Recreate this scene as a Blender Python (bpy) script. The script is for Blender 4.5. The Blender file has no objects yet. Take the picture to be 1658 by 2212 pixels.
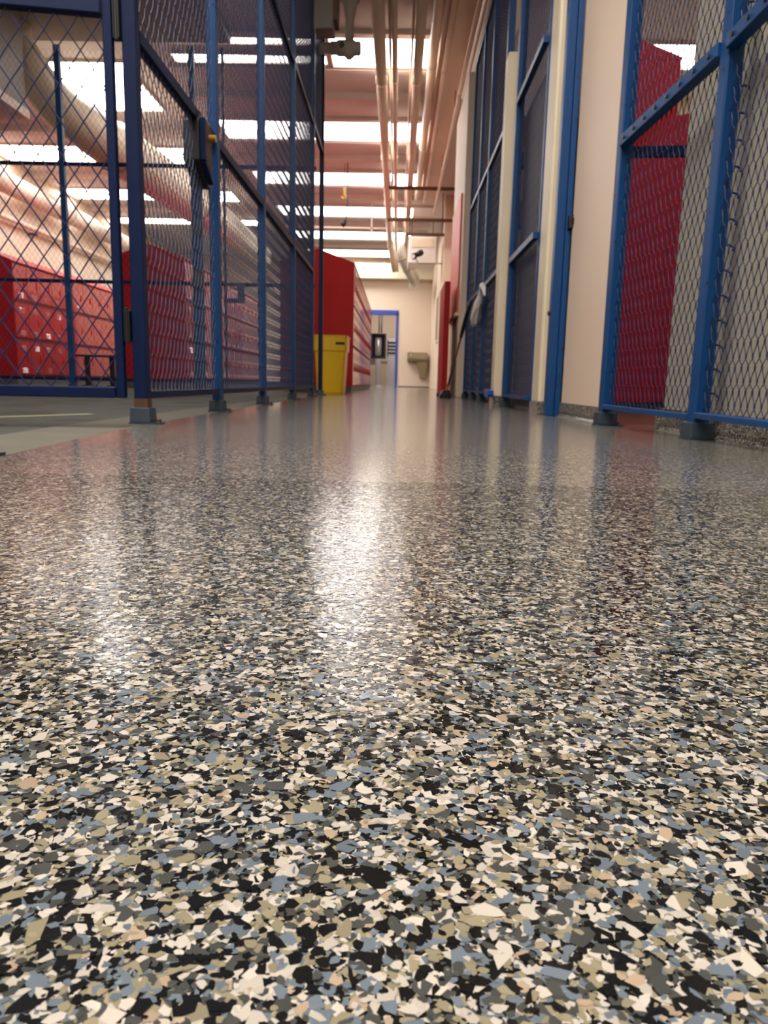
import bpy, math, random
import numpy as np
from mathutils import Vector, Matrix

# ------------------------------------------------------------------ camera
S = bpy.context.scene
C = S.collection
H = 0.133                                   # lens height above the floor
FPX, CX, CY = 1600.0, 829.0, 1106.0         # focal length and centre for a 1658 x 2212 frame
d = Vector(((857 - CX) / FPX, (826.5 - CY) / FPX, 1.0))
ay = d.normalized()
ax = Vector((1, 0.025, -(d.x + 0.025 * d.y))).normalized()
az = ax.cross(ay)
cam_d = bpy.data.cameras.new('camera')
cam = bpy.data.objects.new('camera', cam_d)
C.objects.link(cam)
R = Matrix((ax, ay, az))
right, down, fwd = R.col[0], R.col[1], R.col[2]
cam.matrix_world = Matrix(((right[0], -down[0], -fwd[0], 0), (right[1], -down[1], -fwd[1], 0),
                           (right[2], -down[2], -fwd[2], H), (0, 0, 0, 1)))
cam_d.sensor_fit = 'HORIZONTAL'
cam_d.sensor_width = 36.0
cam_d.lens = FPX / 1658 * 36.0
cam_d.clip_start = 0.01
cam_d.clip_end = 100
cam_d.dof.use_dof = True
cam_d.dof.focus_distance = 0.34
cam_d.dof.aperture_fstop = cam_d.lens / 0.95
S.camera = cam

# ------------------------------------------------------------------ world, exposure, lamps' strength
w = bpy.data.worlds.new('world')
S.world = w
w.use_nodes = True
w.node_tree.nodes['Background'].inputs[0].default_value = (0.9, 0.8, 0.7, 1)
w.node_tree.nodes['Background'].inputs[1].default_value = 0.02
S.view_settings.view_transform = 'Standard'
S.view_settings.look = 'None'
S.view_settings.gamma = 1
S.view_settings.use_curve_mapping = False
S.view_settings.exposure = 0.3
LAMP_FILL = 13.0   # unseen fill strips added over and behind the camera
LAMP = 9.5          # ceiling strips
LAMP_COLOR = (1.0, 0.965, 0.94)
ZC = 3.75           # ceiling height

random.seed(5)
rng = np.random.default_rng(7)


# ------------------------------------------------------------------ materials
def lin(c):
    return tuple(((v / 255) / 12.92 if v / 255 <= 0.04045 else ((v / 255 + 0.055) / 1.055) ** 2.4) for v in c) + (1,)


def mat(name, rgb, rough=0.5, metal=0.0, var=0.06, scale=6.0, bump=0.0, bscale=60.0, coat=0.0, spots=None, spec=0.5):
    m = bpy.data.materials.new(name)
    m.use_nodes = True
    nt = m.node_tree
    b = nt.nodes['Principled BSDF']
    tc = nt.nodes.new('ShaderNodeTexCoord')
    n = nt.nodes.new('ShaderNodeTexNoise')
    n.inputs['Scale'].default_value = scale
    n.inputs['Detail'].default_value = 5
    nt.links.new(tc.outputs['Object'], n.inputs['Vector'])
    mr = nt.nodes.new('ShaderNodeMapRange')
    mr.inputs[3].default_value = 1 - var
    mr.inputs[4].default_value = 1 + var
    nt.links.new(n.outputs['Fac'], mr.inputs[0])
    hs = nt.nodes.new('ShaderNodeHueSaturation')
    hs.inputs['Color'].default_value = lin(rgb)
    nt.links.new(mr.outputs[0], hs.inputs['Value'])
    col = hs.outputs['Color']
    if spots:
        n2 = nt.nodes.new('ShaderNodeTexNoise')
        n2.inputs['Scale'].default_value = spots[1]
        n2.inputs['Detail'].default_value = 8
        nt.links.new(tc.outputs['Object'], n2.inputs['Vector'])
        cr = nt.nodes.new('ShaderNodeValToRGB')
        cr.color_ramp.elements[0].position = spots[2]
        cr.color_ramp.elements[1].position = spots[2] + 0.03
        nt.links.new(n2.outputs['Fac'], cr.inputs[0])
        mx = nt.nodes.new('ShaderNodeMix')
        mx.data_type = 'RGBA'
        nt.links.new(cr.outputs[0], mx.inputs[0])
        nt.links.new(col, mx.inputs[6])
        mx.inputs[7].default_value = lin(spots[0])
        col = mx.outputs[2]
    nt.links.new(col, b.inputs['Base Color'])
    b.inputs['Roughness'].default_value = rough
    b.inputs['Metallic'].default_value = metal
    b.inputs['Coat Weight'].default_value = coat
    b.inputs['Specular IOR Level'].default_value = spec
    if bump:
        n3 = nt.nodes.new('ShaderNodeTexNoise')
        n3.inputs['Scale'].default_value = bscale
        nt.links.new(tc.outputs['Object'], n3.inputs['Vector'])
        bp = nt.nodes.new('ShaderNodeBump')
        bp.inputs['Strength'].default_value = bump
        bp.inputs['Distance'].default_value = 0.01
        nt.links.new(n3.outputs['Fac'], bp.inputs['Height'])
        nt.links.new(bp.outputs[0], b.inputs['Normal'])
    return m


def emit(name, col, strength):
    m = bpy.data.materials.new(name)
    m.use_nodes = True
    b = m.node_tree.nodes['Principled BSDF']
    b.inputs['Base Color'].default_value = (0.8, 0.8, 0.78, 1)
    b.inputs['Emission Color'].default_value = (*col, 1)
    b.inputs['Emission Strength'].default_value = strength
    return m


PALETTE = [(3, 3, 3), (60, 61, 57), (92, 101, 108), (128, 119, 95), (174, 165, 152), (152, 132, 110)]
SHARE = [0.29, 0.18, 0.14, 0.16, 0.20, 0.03]


def coat_surface(nt, b, tc):
    """glossy, gently uneven clear sealer over the flakes, with small pimples that glint"""
    n = nt.nodes.new('ShaderNodeTexNoise')
    n.inputs['Scale'].default_value = 150
    n.inputs['Detail'].default_value = 2
    nt.links.new(tc.outputs['Object'], n.inputs['Vector'])
    v = nt.nodes.new('ShaderNodeTexVoronoi')
    v.inputs['Scale'].default_value = 330
    nt.links.new(tc.outputs['Object'], v.inputs['Vector'])
    sp = nt.nodes.new('ShaderNodeSeparateColor')
    nt.links.new(v.outputs['Color'], sp.inputs[0])
    gt = nt.nodes.new('ShaderNodeMath')
    gt.operation = 'GREATER_THAN'
    gt.inputs[1].default_value = 0.82
    nt.links.new(sp.outputs[2], gt.inputs[0])
    mr = nt.nodes.new('ShaderNodeMapRange')
    mr.interpolation_type = 'SMOOTHSTEP'
    mr.inputs[1].default_value = 0.0
    mr.inputs[2].default_value = 0.28
    mr.inputs[3].default_value = 1.6
    mr.inputs[4].default_value = 0.0
    nt.links.new(v.outputs['Distance'], mr.inputs[0])
    ml = nt.nodes.new('ShaderNodeMath')
    ml.operation = 'MULTIPLY'
    nt.links.new(gt.outputs[0], ml.inputs[0])
    nt.links.new(mr.outputs[0], ml.inputs[1])
    ad = nt.nodes.new('ShaderNodeMath')
    ad.operation = 'ADD'
    nt.links.new(n.outputs['Fac'], ad.inputs[0])
    nt.links.new(ml.outputs[0], ad.inputs[1])
    bp = nt.nodes.new('ShaderNodeBump')
    bp.inputs['Strength'].default_value = 0.4
    bp.inputs['Distance'].default_value = 0.0005
    nt.links.new(ad.outputs[0], bp.inputs['Height'])
    nt.links.new(bp.outputs[0], b.inputs['Coat Normal'])
    b.inputs['Roughness'].default_value = 0.55
    b.inputs['Specular IOR Level'].default_value = 0.08
    b.inputs['Coat Weight'].default_value = 1.0
    cr = nt.nodes.new('ShaderNodeMapRange')
    cr.inputs[1].default_value = 0.0
    cr.inputs[2].default_value = 0.3
    cr.inputs[3].default_value = 0.13
    cr.inputs[4].default_value = 0.035
    nt.links.new(ml.outputs[0], cr.inputs[0])
    nt.links.new(cr.outputs[0], b.inputs['Coat Roughness'])
    b.inputs['Coat IOR'].default_value = 1.42


def flake_texture(coat=1.0):
    m = bpy.data.materials.new('flake_epoxy')
    m.use_nodes = True
    nt = m.node_tree
    b = nt.nodes['Principled BSDF']
    tc = nt.nodes.new('ShaderNodeTexCoord')
    prev = None
    for k, (sc, met) in enumerate([(320, 'EUCLIDEAN'), (290, 'MANHATTAN'), (265, 'CHEBYCHEV'), (300, 'EUCLIDEAN')]):
        mp = nt.nodes.new('ShaderNodeMapping')
        mp.inputs['Rotation'].default_value = (0, 0, 0.7 * k)
        mp.inputs['Location'].default_value = (3.1 * k, 1.7 * k, 0.37 * k)
        mp.inputs['Scale'].default_value = (1, 1.35, 1)
        nt.links.new(tc.outputs['Object'], mp.inputs['Vector'])
        v = nt.nodes.new('ShaderNodeTexVoronoi')
        v.distance = met
        v.inputs['Scale'].default_value = sc
        nt.links.new(mp.outputs[0], v.inputs['Vector'])
        sp = nt.nodes.new('ShaderNodeSeparateColor')
        nt.links.new(v.outputs['Color'], sp.inputs[0])
        cr = nt.nodes.new('ShaderNodeValToRGB')
        cr.color_ramp.interpolation = 'CONSTANT'
        pos = 0.0
        els = cr.color_ramp.elements
        for j, (c, s) in enumerate(zip(PALETTE, SHARE)):
            if j < 2:
                e = els[j]
                e.position = pos
            else:
                e = els.new(pos)
            e.color = lin(c)
            pos += s
        nt.links.new(sp.outputs[1], cr.inputs[0])
        if prev is None:
            prev = cr.outputs[0]
        else:
            gt = nt.nodes.new('ShaderNodeMath')
            gt.operation = 'GREATER_THAN'
            gt.inputs[1].default_value = 0.5
            nt.links.new(sp.outputs[0], gt.inputs[0])
            mx = nt.nodes.new('ShaderNodeMix')
            mx.data_type = 'RGBA'
            nt.links.new(gt.outputs[0], mx.inputs[0])
            nt.links.new(prev, mx.inputs[6])
            nt.links.new(cr.outputs[0], mx.inputs[7])
            prev = mx.outputs[2]
    nt.links.new(prev, b.inputs['Base Color'])
    coat_surface(nt, b, tc)
    b.inputs['Coat Weight'].default_value = coat
    return m


def flake_chips():
    m = bpy.data.materials.new('flake_chips')
    m.use_nodes = True
    nt = m.node_tree
    b = nt.nodes['Principled BSDF']
    tc = nt.nodes.new('ShaderNodeTexCoord')
    a = nt.nodes.new('ShaderNodeAttribute')
    a.attribute_name = 'chip'
    nt.links.new(a.outputs['Color'], b.inputs['Base Color'])
    coat_surface(nt, b, tc)
    return m


M = dict(
    blue=mat('blue_paint', (2, 58, 108), 0.45, var=0.18, scale=9, spec=0.3, spots=((4, 22, 62), 40, 0.66)),
    shadeblue=mat('shaded_blue_paint', (1, 23, 62), 0.5, var=0.15, scale=9, spec=0.18),  # darker copy of the blue; shade on backlit fronts is in the colour
    wire=mat('lit_blue_wire', (58, 68, 100), 0.42, var=0.15, scale=14),  # lighter copy; corridor light and glints on the wires are in the colour
    darkwire=mat('dark_blue_wire', (10, 30, 76), 0.4, var=0.15, scale=14),  # darker copy; the gate's unlit side is put into the colour
    thinwire=mat('thin_blue_wire', (18, 52, 110), 0.45),
    footm=mat('grimy_foot', (40, 54, 66), 0.5, var=0.3, scale=30, spots=((105, 58, 26), 38, 0.66)),
    red=mat('red_enamel', (170, 12, 18), 0.38, var=0.05, coat=0.6),
    redside=mat('red_side_enamel', (168, 8, 12), 0.5, var=0.05, spec=0.25),
    redboard=mat('red_board', (222, 92, 78), 0.5),
    dark=mat('dark_gap', (110, 8, 12), 0.7),
    cream=mat('cream_wall', (226, 206, 184), 0.6, var=0.035, scale=1.5, bump=0.04, bscale=30),
    tan=mat('tan_wall', (226, 202, 178), 0.55, var=0.03, scale=1.2, bump=0.03, bscale=25),
    gloss=mat('gloss_cream', (218, 202, 172), 0.5, var=0.08, scale=3, coat=0.0),
    greywall=mat('grey_wall', (168, 160, 142), 0.45, var=0.1, scale=3, bump=0.05, bscale=20),
    ceil=mat('ceiling_paint', (208, 202, 202), 0.7, var=0.05, scale=1.0),
    unlitceil=mat('unlit_ceiling_grey', (128, 120, 112), 0.7, var=0.08, scale=1.0),
    beam=mat('beam_paint', (216, 200, 194), 0.6, var=0.05),
    pipe=mat('pipe_paint', (222, 198, 178), 0.42, var=0.06, scale=4),
    duct=mat('duct_cream', (224, 210, 184), 0.45, var=0.05),
    ductgrey=mat('duct_grey', (118, 110, 102), 0.45, var=0.08),
    ductlight=mat('pipe_grey', (176, 164, 150), 0.45, var=0.06),
    silver=mat('galvanised', (200, 195, 185), 0.35, metal=0.6, var=0.1),
    steel=mat('stainless', (190, 195, 205), 0.22, metal=0.9, var=0.05),
    storewall=mat('store_wall', (190, 180, 186), 0.7, var=0.08),
    brown=mat('brown_iron', (92, 60, 42), 0.6),
    black=mat('black_plastic', (16, 15, 17), 0.4),
    charcoal=mat('charcoal_sheet', (86, 82, 84), 0.6, var=0.12, scale=3),
    yellow=mat('yellow_plastic', (255, 204, 0), 0.38, var=0.03),
    grey=mat('concrete_floor', (74, 75, 70), 0.7, spec=0.06, var=0.12, scale=2.5, bump=0.05, bscale=14, spots=((64, 64, 60), 3, 0.55)),
    edge_shadow=mat('edge_shadow', (18, 17, 16), 0.8),
    strip=mat('concrete_edge', (104, 100, 90), 0.8, spec=0.05, var=0.15, scale=8, bump=0.1),
    paintline=mat('faded_line', (150, 148, 100), 0.5, var=0.2, scale=12),
    plinth=mat('grey_plinth', (88, 86, 88), 0.6),
    brass=mat('brass', (190, 150, 70), 0.3, metal=0.8),
    rust=mat('rusty_plate', (78, 50, 24), 0.6, var=0.3, scale=25),
    white=mat('white_cloth', (232, 228, 222), 0.7),
    whiteplastic=mat('white_plastic', (226, 222, 214), 0.4),
    orange=mat('orange_card', (206, 130, 78), 0.6),
    olive=mat('olive_steel', (150, 134, 104), 0.4, var=0.08),
    frameblue=mat('door_blue', (44, 74, 168), 0.4),
    doorblue=mat('bright_blue', (10, 80, 180), 0.4),
    flake=flake_texture(), flakebase=flake_texture(0.25), chips=flake_chips(),
    lamp=emit('lamp_glow', LAMP_COLOR, LAMP), lampfill=emit('fill_glow', LAMP_COLOR, LAMP_FILL),
    lampframe=mat('lamp_frame', (225, 205, 185), 0.5),
)


# ------------------------------------------------------------------ mesh building
class MB:
    def __init__(s):
        s.v, s.f = [], []

    def add(s, vs, fs):
        n = len(s.v)
        s.v += [tuple(p) for p in vs]
        s.f += [tuple(i + n for i in f) for f in fs]
        return s

    def hexa(s, p):          # 8 corners: bottom ring 0-3, top ring 4-7
        return s.add(p, [(3, 2, 1, 0), (4, 5, 6, 7), (0, 1, 5, 4), (1, 2, 6, 5), (2, 3, 7, 6), (3, 0, 4, 7)])

    def box(s, x0, x1, y0, y1, z0, z1):
        return s.hexa([(x0, y0, z0), (x1, y0, z0), (x1, y1, z0), (x0, y1, z0), (x0, y0, z1), (x1, y0, z1), (x1, y1, z1), (x0, y1, z1)])

    def bar(s, p, q, wd, ht, up=(0, 0, 1)):
        p, q = Vector(p), Vector(q)
        t = (q - p).normalized()
        up = Vector(up)
        if abs(t.dot(up)) > 0.98:
            up = Vector((0, 1, 0))
        sd = t.cross(up).normalized()
        u = sd.cross(t)
        a, b = sd * wd / 2, u * ht / 2
        return s.hexa([p - a - b, p + a - b, q + a - b, q - a - b, p - a + b, p + a + b, q + a + b, q - a + b])

    def prism(s, poly, a, b, axis='y'):
        """closed polygon of 2-D points swept from a to b along an axis"""
        n = len(poly)

        def P(q, t):
            return (q[0], t, q[1]) if axis == 'y' else ((t, q[0], q[1]) if axis == 'x' else (q[0], q[1], t))
        vs = [P(q, a) for q in poly] + [P(q, b) for q in poly]
        return s.add(vs, [tuple(range(n))[::-1], tuple(range(n, 2 * n))] + [(i, (i + 1) % n, n + (i + 1) % n, n + i) for i in range(n)])

    def tube(s, pts, r, n=12, caps=True):
        pts = [Vector(p) for p in pts]
        rs = r if isinstance(r, (list, tuple)) else [r] * len(pts)
        base = len(s.v)
        prevn = None
        for i, p in enumerate(pts):
            t = (pts[min(i + 1, len(pts) - 1)] - pts[max(i - 1, 0)]).normalized()
            if prevn is None:
                a = Vector((0, 0, 1)) if abs(t.z) < 0.9 else Vector((1, 0, 0))
                nn = (a - t * a.dot(t)).normalized()
            else:
                nn = (prevn - t * prevn.dot(t)).normalized()
            prevn = nn
            bb = t.cross(nn)
            for k in range(n):
                a = 2 * math.pi * k / n
                s.v.append(tuple(p + (nn * math.cos(a) + bb * math.sin(a)) * rs[i]))
        for i in range(len(pts) - 1):
            for k in range(n):
                k2 = (k + 1) % n
                s.f.append((base + i * n + k, base + i * n + k2, base + (i + 1) * n + k2, base + (i + 1) * n + k))
        if caps:
            s.f.append(tuple(base + k for k in range(n))[::-1])
            s.f.append(tuple(base + (len(pts) - 1) * n + k for k in range(n)))
        return s

    def loft(s, rings, close=True):
        base = len(s.v)
        n = len(rings[0])
        for r in rings:
            s.v += [tuple(p) for p in r]
        for i in range(len(rings) - 1):
            for k in range(n):
                k2 = (k + 1) % n
                s.f.append((base + i * n + k, base + i * n + k2, base + (i + 1) * n + k2, base + (i + 1) * n + k))
        if close:
            s.f.append(tuple(base + k for k in range(n))[::-1])
            s.f.append(tuple(base + (len(rings) - 1) * n + k for k in range(n)))
        return s


OFF = {}


def link(o, parent):
    C.objects.link(o)
    if parent is not None:
        o.parent = parent
    return o


def obj(name, mb, m, parent=None, smooth=False, bevel=0.0):
    off = OFF.get(parent.name, Vector((0, 0, 0))) if parent else Vector((0, 0, 0))
    me = bpy.data.meshes.new(name)
    me.from_pydata([(p[0] - off.x, p[1] - off.y, p[2] - off.z) for p in mb.v], [], mb.f)
    me.materials.append(m)
    if smooth:
        me.polygons.foreach_set('use_smooth', [True] * len(me.polygons))
    o = link(bpy.data.objects.new(name, me), parent)
    OFF[o.name] = off
    if bevel:
        bv = o.modifiers.new('bevel', 'BEVEL')
        bv.width = bevel
        bv.segments = 2
        bv.limit_method = 'ANGLE'
    if smooth == 'auto':
        pass
    return o


def thing(name, label, cat, loc=(0, 0, 0), group=None):
    o = link(bpy.data.objects.new(name, None), None)
    o.empty_display_size = 0.1
    o.location = loc
    OFF[o.name] = Vector(loc)
    o['label'], o['category'] = label, cat
    if group:
        o['group'] = group
    return o


def tag(o, label, cat, group=None):
    o['label'], o['category'] = label, cat
    if group:
        o['group'] = group
    return o


def struct(name, mb, m, parent=None, **k):
    o = obj(name, mb, m, parent, **k)
    if parent is None:
        o['kind'] = 'structure'
    return o


def copy_part(src, parent, loc):
    c = src.copy()
    C.objects.link(c)
    c.parent = parent
    c.location = loc
    return c


def wire_mesh(mb, p0, p1, z0, z1, pw, ph, r, weave=True, crimp=0.0):
    """diamond wire woven in the upright plane between two plan points"""
    p0, p1 = Vector((p0[0], p0[1], 0)), Vector((p1[0], p1[1], 0))
    L = (p1 - p0).length
    t = (p1 - p0) / L
    n = Vector((-t.y, t.x, 0))
    nu, nv = max(2, round(2 * L / pw)), max(2, round(2 * (z1 - z0) / ph))
    du, dv = L / nu, (z1 - z0) / nv
    for fam in (1, -1):
        for m in range(-nu - nv, nu + nv + 1):
            run = []
            for i in range(nu + 1):
                j = fam * i + 2 * m
                if 0 <= j <= nv:
                    run.append((i, j))
            if len(run) < 2:
                continue
            pts = []
            if weave:
                for q, (i, j) in enumerate(run):
                    off = n * (r * (1 if i % 2 else -1) * fam)
                    c = p0 + t * (i * du) + off
                    zz = z0 + j * dv
                    if crimp and 0 < q < len(run) - 1:
                        pts.append((c.x, c.y, zz - fam * crimp))
                        pts.append((c.x, c.y, zz + fam * crimp))
                    else:
                        pts.append((c.x, c.y, zz))
            else:
                for (i, j) in (run[0], run[-1]):
                    c = p0 + t * (i * du) + n * (r * fam)
                    pts.append((c.x, c.y, z0 + j * dv))
            base = len(mb.v)
            for q in range(len(pts)):
                a, b = pts[max(q - 1, 0)], pts[min(q + 1, len(pts) - 1)]
                tx, ty, tz = b[0] - a[0], b[1] - a[1], b[2] - a[2]
                l = math.sqrt(tx * tx + ty * ty + tz * tz) or 1
                tx, ty, tz = tx / l, ty / l, tz / l
                sx, sy, sz = ty * n.z - tz * n.y, tz * n.x - tx * n.z, tx * n.y - ty * n.x
                x, y, z = pts[q]
                mb.v += [(x + n.x * r, y + n.y * r, z), (x + sx * r, y + sy * r, z + sz * r),
                         (x - n.x * r, y - n.y * r, z), (x - sx * r, y - sy * r, z - sz * r)]
            for q in range(len(pts) - 1):
                o = base + 4 * q
                mb.f += [(o, o + 1, o + 5, o + 4), (o + 1, o + 2, o + 6, o + 5), (o + 2, o + 3, o + 7, o + 6), (o + 3, o, o + 4, o + 7)]
    return mb


def mesh_part(parent, p0, p1, z0, z1, pw, ph, r, m=None, weave=True, crimp=0.0):
    o = obj('wire_mesh', wire_mesh(MB(), p0, p1, z0, z1, pw, ph, r, weave, crimp), m or M['wire'], parent, smooth=True)
    o['kind'] = 'stuff'
    return o


def post(parent, x, y, z1, wd, m, foot=True, ang=0.0):
    """square tube post with a sleeve foot, floor plate and anchor bolts"""
    ca, sa = math.cos(ang), math.sin(ang)

    def rot(mb):
        mb.v = [(x + (p[0] - x) * ca - (p[1] - y) * sa, y + (p[0] - x) * sa + (p[1] - y) * ca, p[2]) for p in mb.v]
        return mb
    h = wd / 2
    p = obj('post', rot(MB().box(x - h, x + h, y - h, y + h, 0.004, z1)), m, parent, bevel=0.003)
    if foot:
        g = h + 0.0095
        k = h + 0.011
        fm = MB().loft([[(x - k, y - k, 0.004), (x + k, y - k, 0.004), (x + k, y + k, 0.004), (x - k, y + k, 0.004)],
                        [(x - k, y - k, 0.012), (x + k, y - k, 0.012), (x + k, y + k, 0.012), (x - k, y + k, 0.012)],
                        [(x - g, y - g, 0.047), (x + g, y - g, 0.047), (x + g, y + g, 0.047), (x - g, y + g, 0.047)]])
        obj('sleeve_foot', rot(fm), M['footm'], p, bevel=0.002)
        obj('floor_plate', rot(MB().box(x - h - .014, x + h + .036, y - h - .01, y + h + .01, 0.0, 0.005)), M['footm'], p)
        bm = MB()
        bm.tube([(x + h + .026, y, 0.005), (x + h + .026, y, 0.014)], 0.008, 6)
        obj('anchor_bolt', rot(bm), M['rust'], p)
    return p


# ------------------------------------------------------------------ the setting
LEFT_EDGE = [(-0.30, -4.0), (-0.647, 1.2), (-0.716, 2.1), (-0.716, 23.0)]
fl = MB()
top = LEFT_EDGE + [(4.2, 23.0), (4.2, -4.0)]
n = len(top)
fl.add([(x, y, 0) for x, y in top] + [(x, y, -0.012) for x, y in top],
       [tuple(range(n))[::-1], tuple(range(n, 2 * n))] + [(i, (i + 1) % n, n + (i + 1) % n, n + i) for i in range(n)])
floor = struct('floor', fl, M['flake'])
cf = MB()
ed = LEFT_EDGE
cf.add([(-7.2, -4.0, -0.012), (ed[0][0] - .22, -4.0, -0.012), (ed[1][0] - .22, 1.2, -0.012), (ed[2][0] - .24, 2.1, -0.012), (-0.95, 23, -0.012), (-7.2, 23, -0.012)], [(0, 1, 2, 3, 4, 5)])
cfloor = struct('floor_left', cf, M['grey'])
es = MB()
for i in range(3):
    (xa, ya), (xb, yb) = ed[i], ed[i + 1]
    es.add([(xa - .25, ya, -0.0105), (xa - .006, ya, -0.0105), (xb - .006, yb, -0.0105), (xb - .25, yb, -0.0105)], [(0, 1, 2, 3)])
struct('trim_1', es, M['strip'])
struct('trim_shadow', MB().box(-.745, -.7165, 2.15, 22.9, -.0119, -.0095), M['edge_shadow'])  # dark strip painted as the shadow line at the floor-edge gap
ln = MB()
ln.add([(-1.75, 1.75, -0.0112), (-1.70, 1.73, -0.0112), (-1.15, 2.83, -0.0112), (-1.19, 2.86, -0.0112)], [(0, 1, 2, 3)])
obj('painted_line', ln, M['paintline'], cfloor)


def chips():
    """loose-thrown vinyl chips bedded in the sealer, near enough to tell apart"""
    dens = 270000
    Y0, Y1 = 0.1, 1.0
    n = int(dens * (Y1 - Y0) * 1.4)
    y = rng.uniform(Y0, Y1, n)
    x = rng.uniform(-0.70, 0.70, n)
    edge = np.where(y < 1.2, -0.498 - 0.124 * y, -0.65)
    keep = (np.abs(x) < 0.1 + 0.62 * y) & (x > edge + 0.004)
    x, y = x[keep], y[keep]
    n = len(x)
    K = 6
    a = (np.arange(K)[None, :] + rng.uniform(-0.38, 0.38, (n, K))) * (2 * np.pi / K)
    size = np.clip(rng.lognormal(np.log(0.00155), 0.42, n), 0.0006, 0.0042)
    rad = size[:, None] * rng.uniform(0.6, 1.15, (n, K))
    st = rng.uniform(1.0, 1.8, n)
    th = rng.uniform(0, 2 * np.pi, n)
    px, py = np.cos(a) * rad * st[:, None] ** 0.5, np.sin(a) * rad / st[:, None] ** 0.5
    X = px * np.cos(th)[:, None] - py * np.sin(th)[:, None]
    Yv = px * np.sin(th)[:, None] + py * np.cos(th)[:, None]
    tx, ty = rng.normal(0, 0.012, n), rng.normal(0, 0.012, n)
    Z = X * tx[:, None] + Yv * ty[:, None] + rng.uniform(0.00008, 0.00030, n)[:, None]
    co = np.stack([X + x[:, None], Yv + y[:, None], np.maximum(Z, 0.00004)], -1).reshape(-1, 3)
    me = bpy.data.meshes.new('flake')
    me.vertices.add(n * K)
    me.vertices.foreach_set('co', co.astype(np.float32).ravel())
    me.loops.add(n * K)
    me.loops.foreach_set('vertex_index', np.arange(n * K, dtype=np.int32))
    me.polygons.add(n)
    me.polygons.foreach_set('loop_start', np.arange(0, n * K, K, dtype=np.int32))
    me.update(calc_edges=True)
    at = me.attributes.new('chip', 'FLOAT_COLOR', 'FACE')
    pal = np.array([lin(c) for c in PALETTE])
    idx = rng.choice(len(PALETTE), n, p=np.array(SHARE) / sum(SHARE))
    col = pal[idx]
    col[:, :3] *= rng.uniform(0.86, 1.14, (n, 1))
    at.data.foreach_set('color', col.astype(np.float32).ravel())
    me.materials.append(M['chips'])
    o = link(bpy.data.objects.new('flake', me), floor)
    o['kind'] = 'stuff'


chips()

# walls
dx0, dx1, dz1, YF = -0.83, -0.05, 2.2, 23.0
struct('wall_far', MB().box(-7.3, dx0, YF, YF + .15, 0, ZC).box(dx0, dx1, YF, YF + .15, dz1, ZC).box(dx1, 4.3, YF, YF + .15, 0, ZC), M['cream'])
struct('wall_left', MB().box(-7.0, -6.75, -4.0, YF, -0.012, ZC), M['cream'])
struct('wall_back', MB().box(-7.2, 4.2, -4.1, -4.0, -0.012, ZC), M['cream'])
wr = struct('wall_right', MB().box(0.735, 0.765, 2.70, 3.36, 0, ZC), M['tan'], bevel=0.008)
struct('wall_right_near', MB().box(0.862, 1.25, -4.0, 2.43, 0, ZC), M['greywall'], bevel=0.006)
struct('wall_right_pier', MB().box(0.585, 1.2, 7.32, 8.7, 0, 2.93), M['cream'], bevel=0.01)
struct('wall_right_far', MB().box(1.15, 1.3, 8.7, 15.3, 0, ZC).box(0.86, 1.3, 15.3, 15.5, 0, ZC).box(0.98, 1.1, 15.5, YF, 0, ZC), M['cream'])
struct('wall_right_header', MB().box(0.665, 0.78, 3.35, 8.7, 2.95, ZC), M['cream'])
struct('wall_right_store', MB().box(0.90, 0.93, 3.40, 7.3, 0, 2.95), M['storewall'])
struct('wall_right_room', MB().box(1.2, 4.2, 10.2, 10.35, 0, ZC).box(4.1, 4.2, -4.0, 10.2, 0, ZC), M['cream'])
struct('ceiling_left', MB().box(-6.75, -1.85, 5.0, 8.56, ZC - .12, ZC), M['unlitceil'])  # lowered slab; its grey stands in for unlit ceiling
struct('ceiling', MB().box(-7.2, 4.2, -4.1, YF, ZC, ZC + .1), M['ceil'])
struct('wall_far_room', MB().box(-2.0, 1.2, 26.0, 26.1, 0, 2.9).box(-2.1, -2.0, 23.15, 26.1, 0, 2.9).box(1.2, 1.3, 23.15, 26.1, 0, 2.9).box(-2.1, 1.3, 23.15, 26.1, 2.9, 3.0), M['cream'])
struct('floor_far_room', MB().box(-2.1, 1.3, 23.0, 26.1, -0.02, 0), M['flake'])


def cove(x, y0, y1, h, name, depth=0.02):
    pr = [(x + .012, 0), (x - depth, 0.0), (x - depth * .55, 0.004), (x - depth * .28, 0.013), (x - .008, 0.024), (x - .006, h), (x + .012, h)]
    return struct(name, MB().prism(pr, y0, y1, 'y'), M['flakebase'])


cove(0.735, 2.70, 3.36, 0.062, 'baseboard_right')
cove(0.862, -3.9, 2.43, 0.07, 'baseboard_right_near', 0.022)
cove(0.74, 3.36, 7.32, 0.05, 'baseboard_right_store')
struct('baseboard_right_end', MB().box(0.845, 1.25, 2.43, 2.45, 0, 0.07), M['flake'])
struct('baseboard_far', MB().box(dx1 + .08, 0.98, YF - .02, YF, 0, 0.035), M['plinth'])

struct('ceiling_side', MB().box(.365, .664, 6.6, 15.29, 3.605, ZC), M['pipe'])
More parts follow.
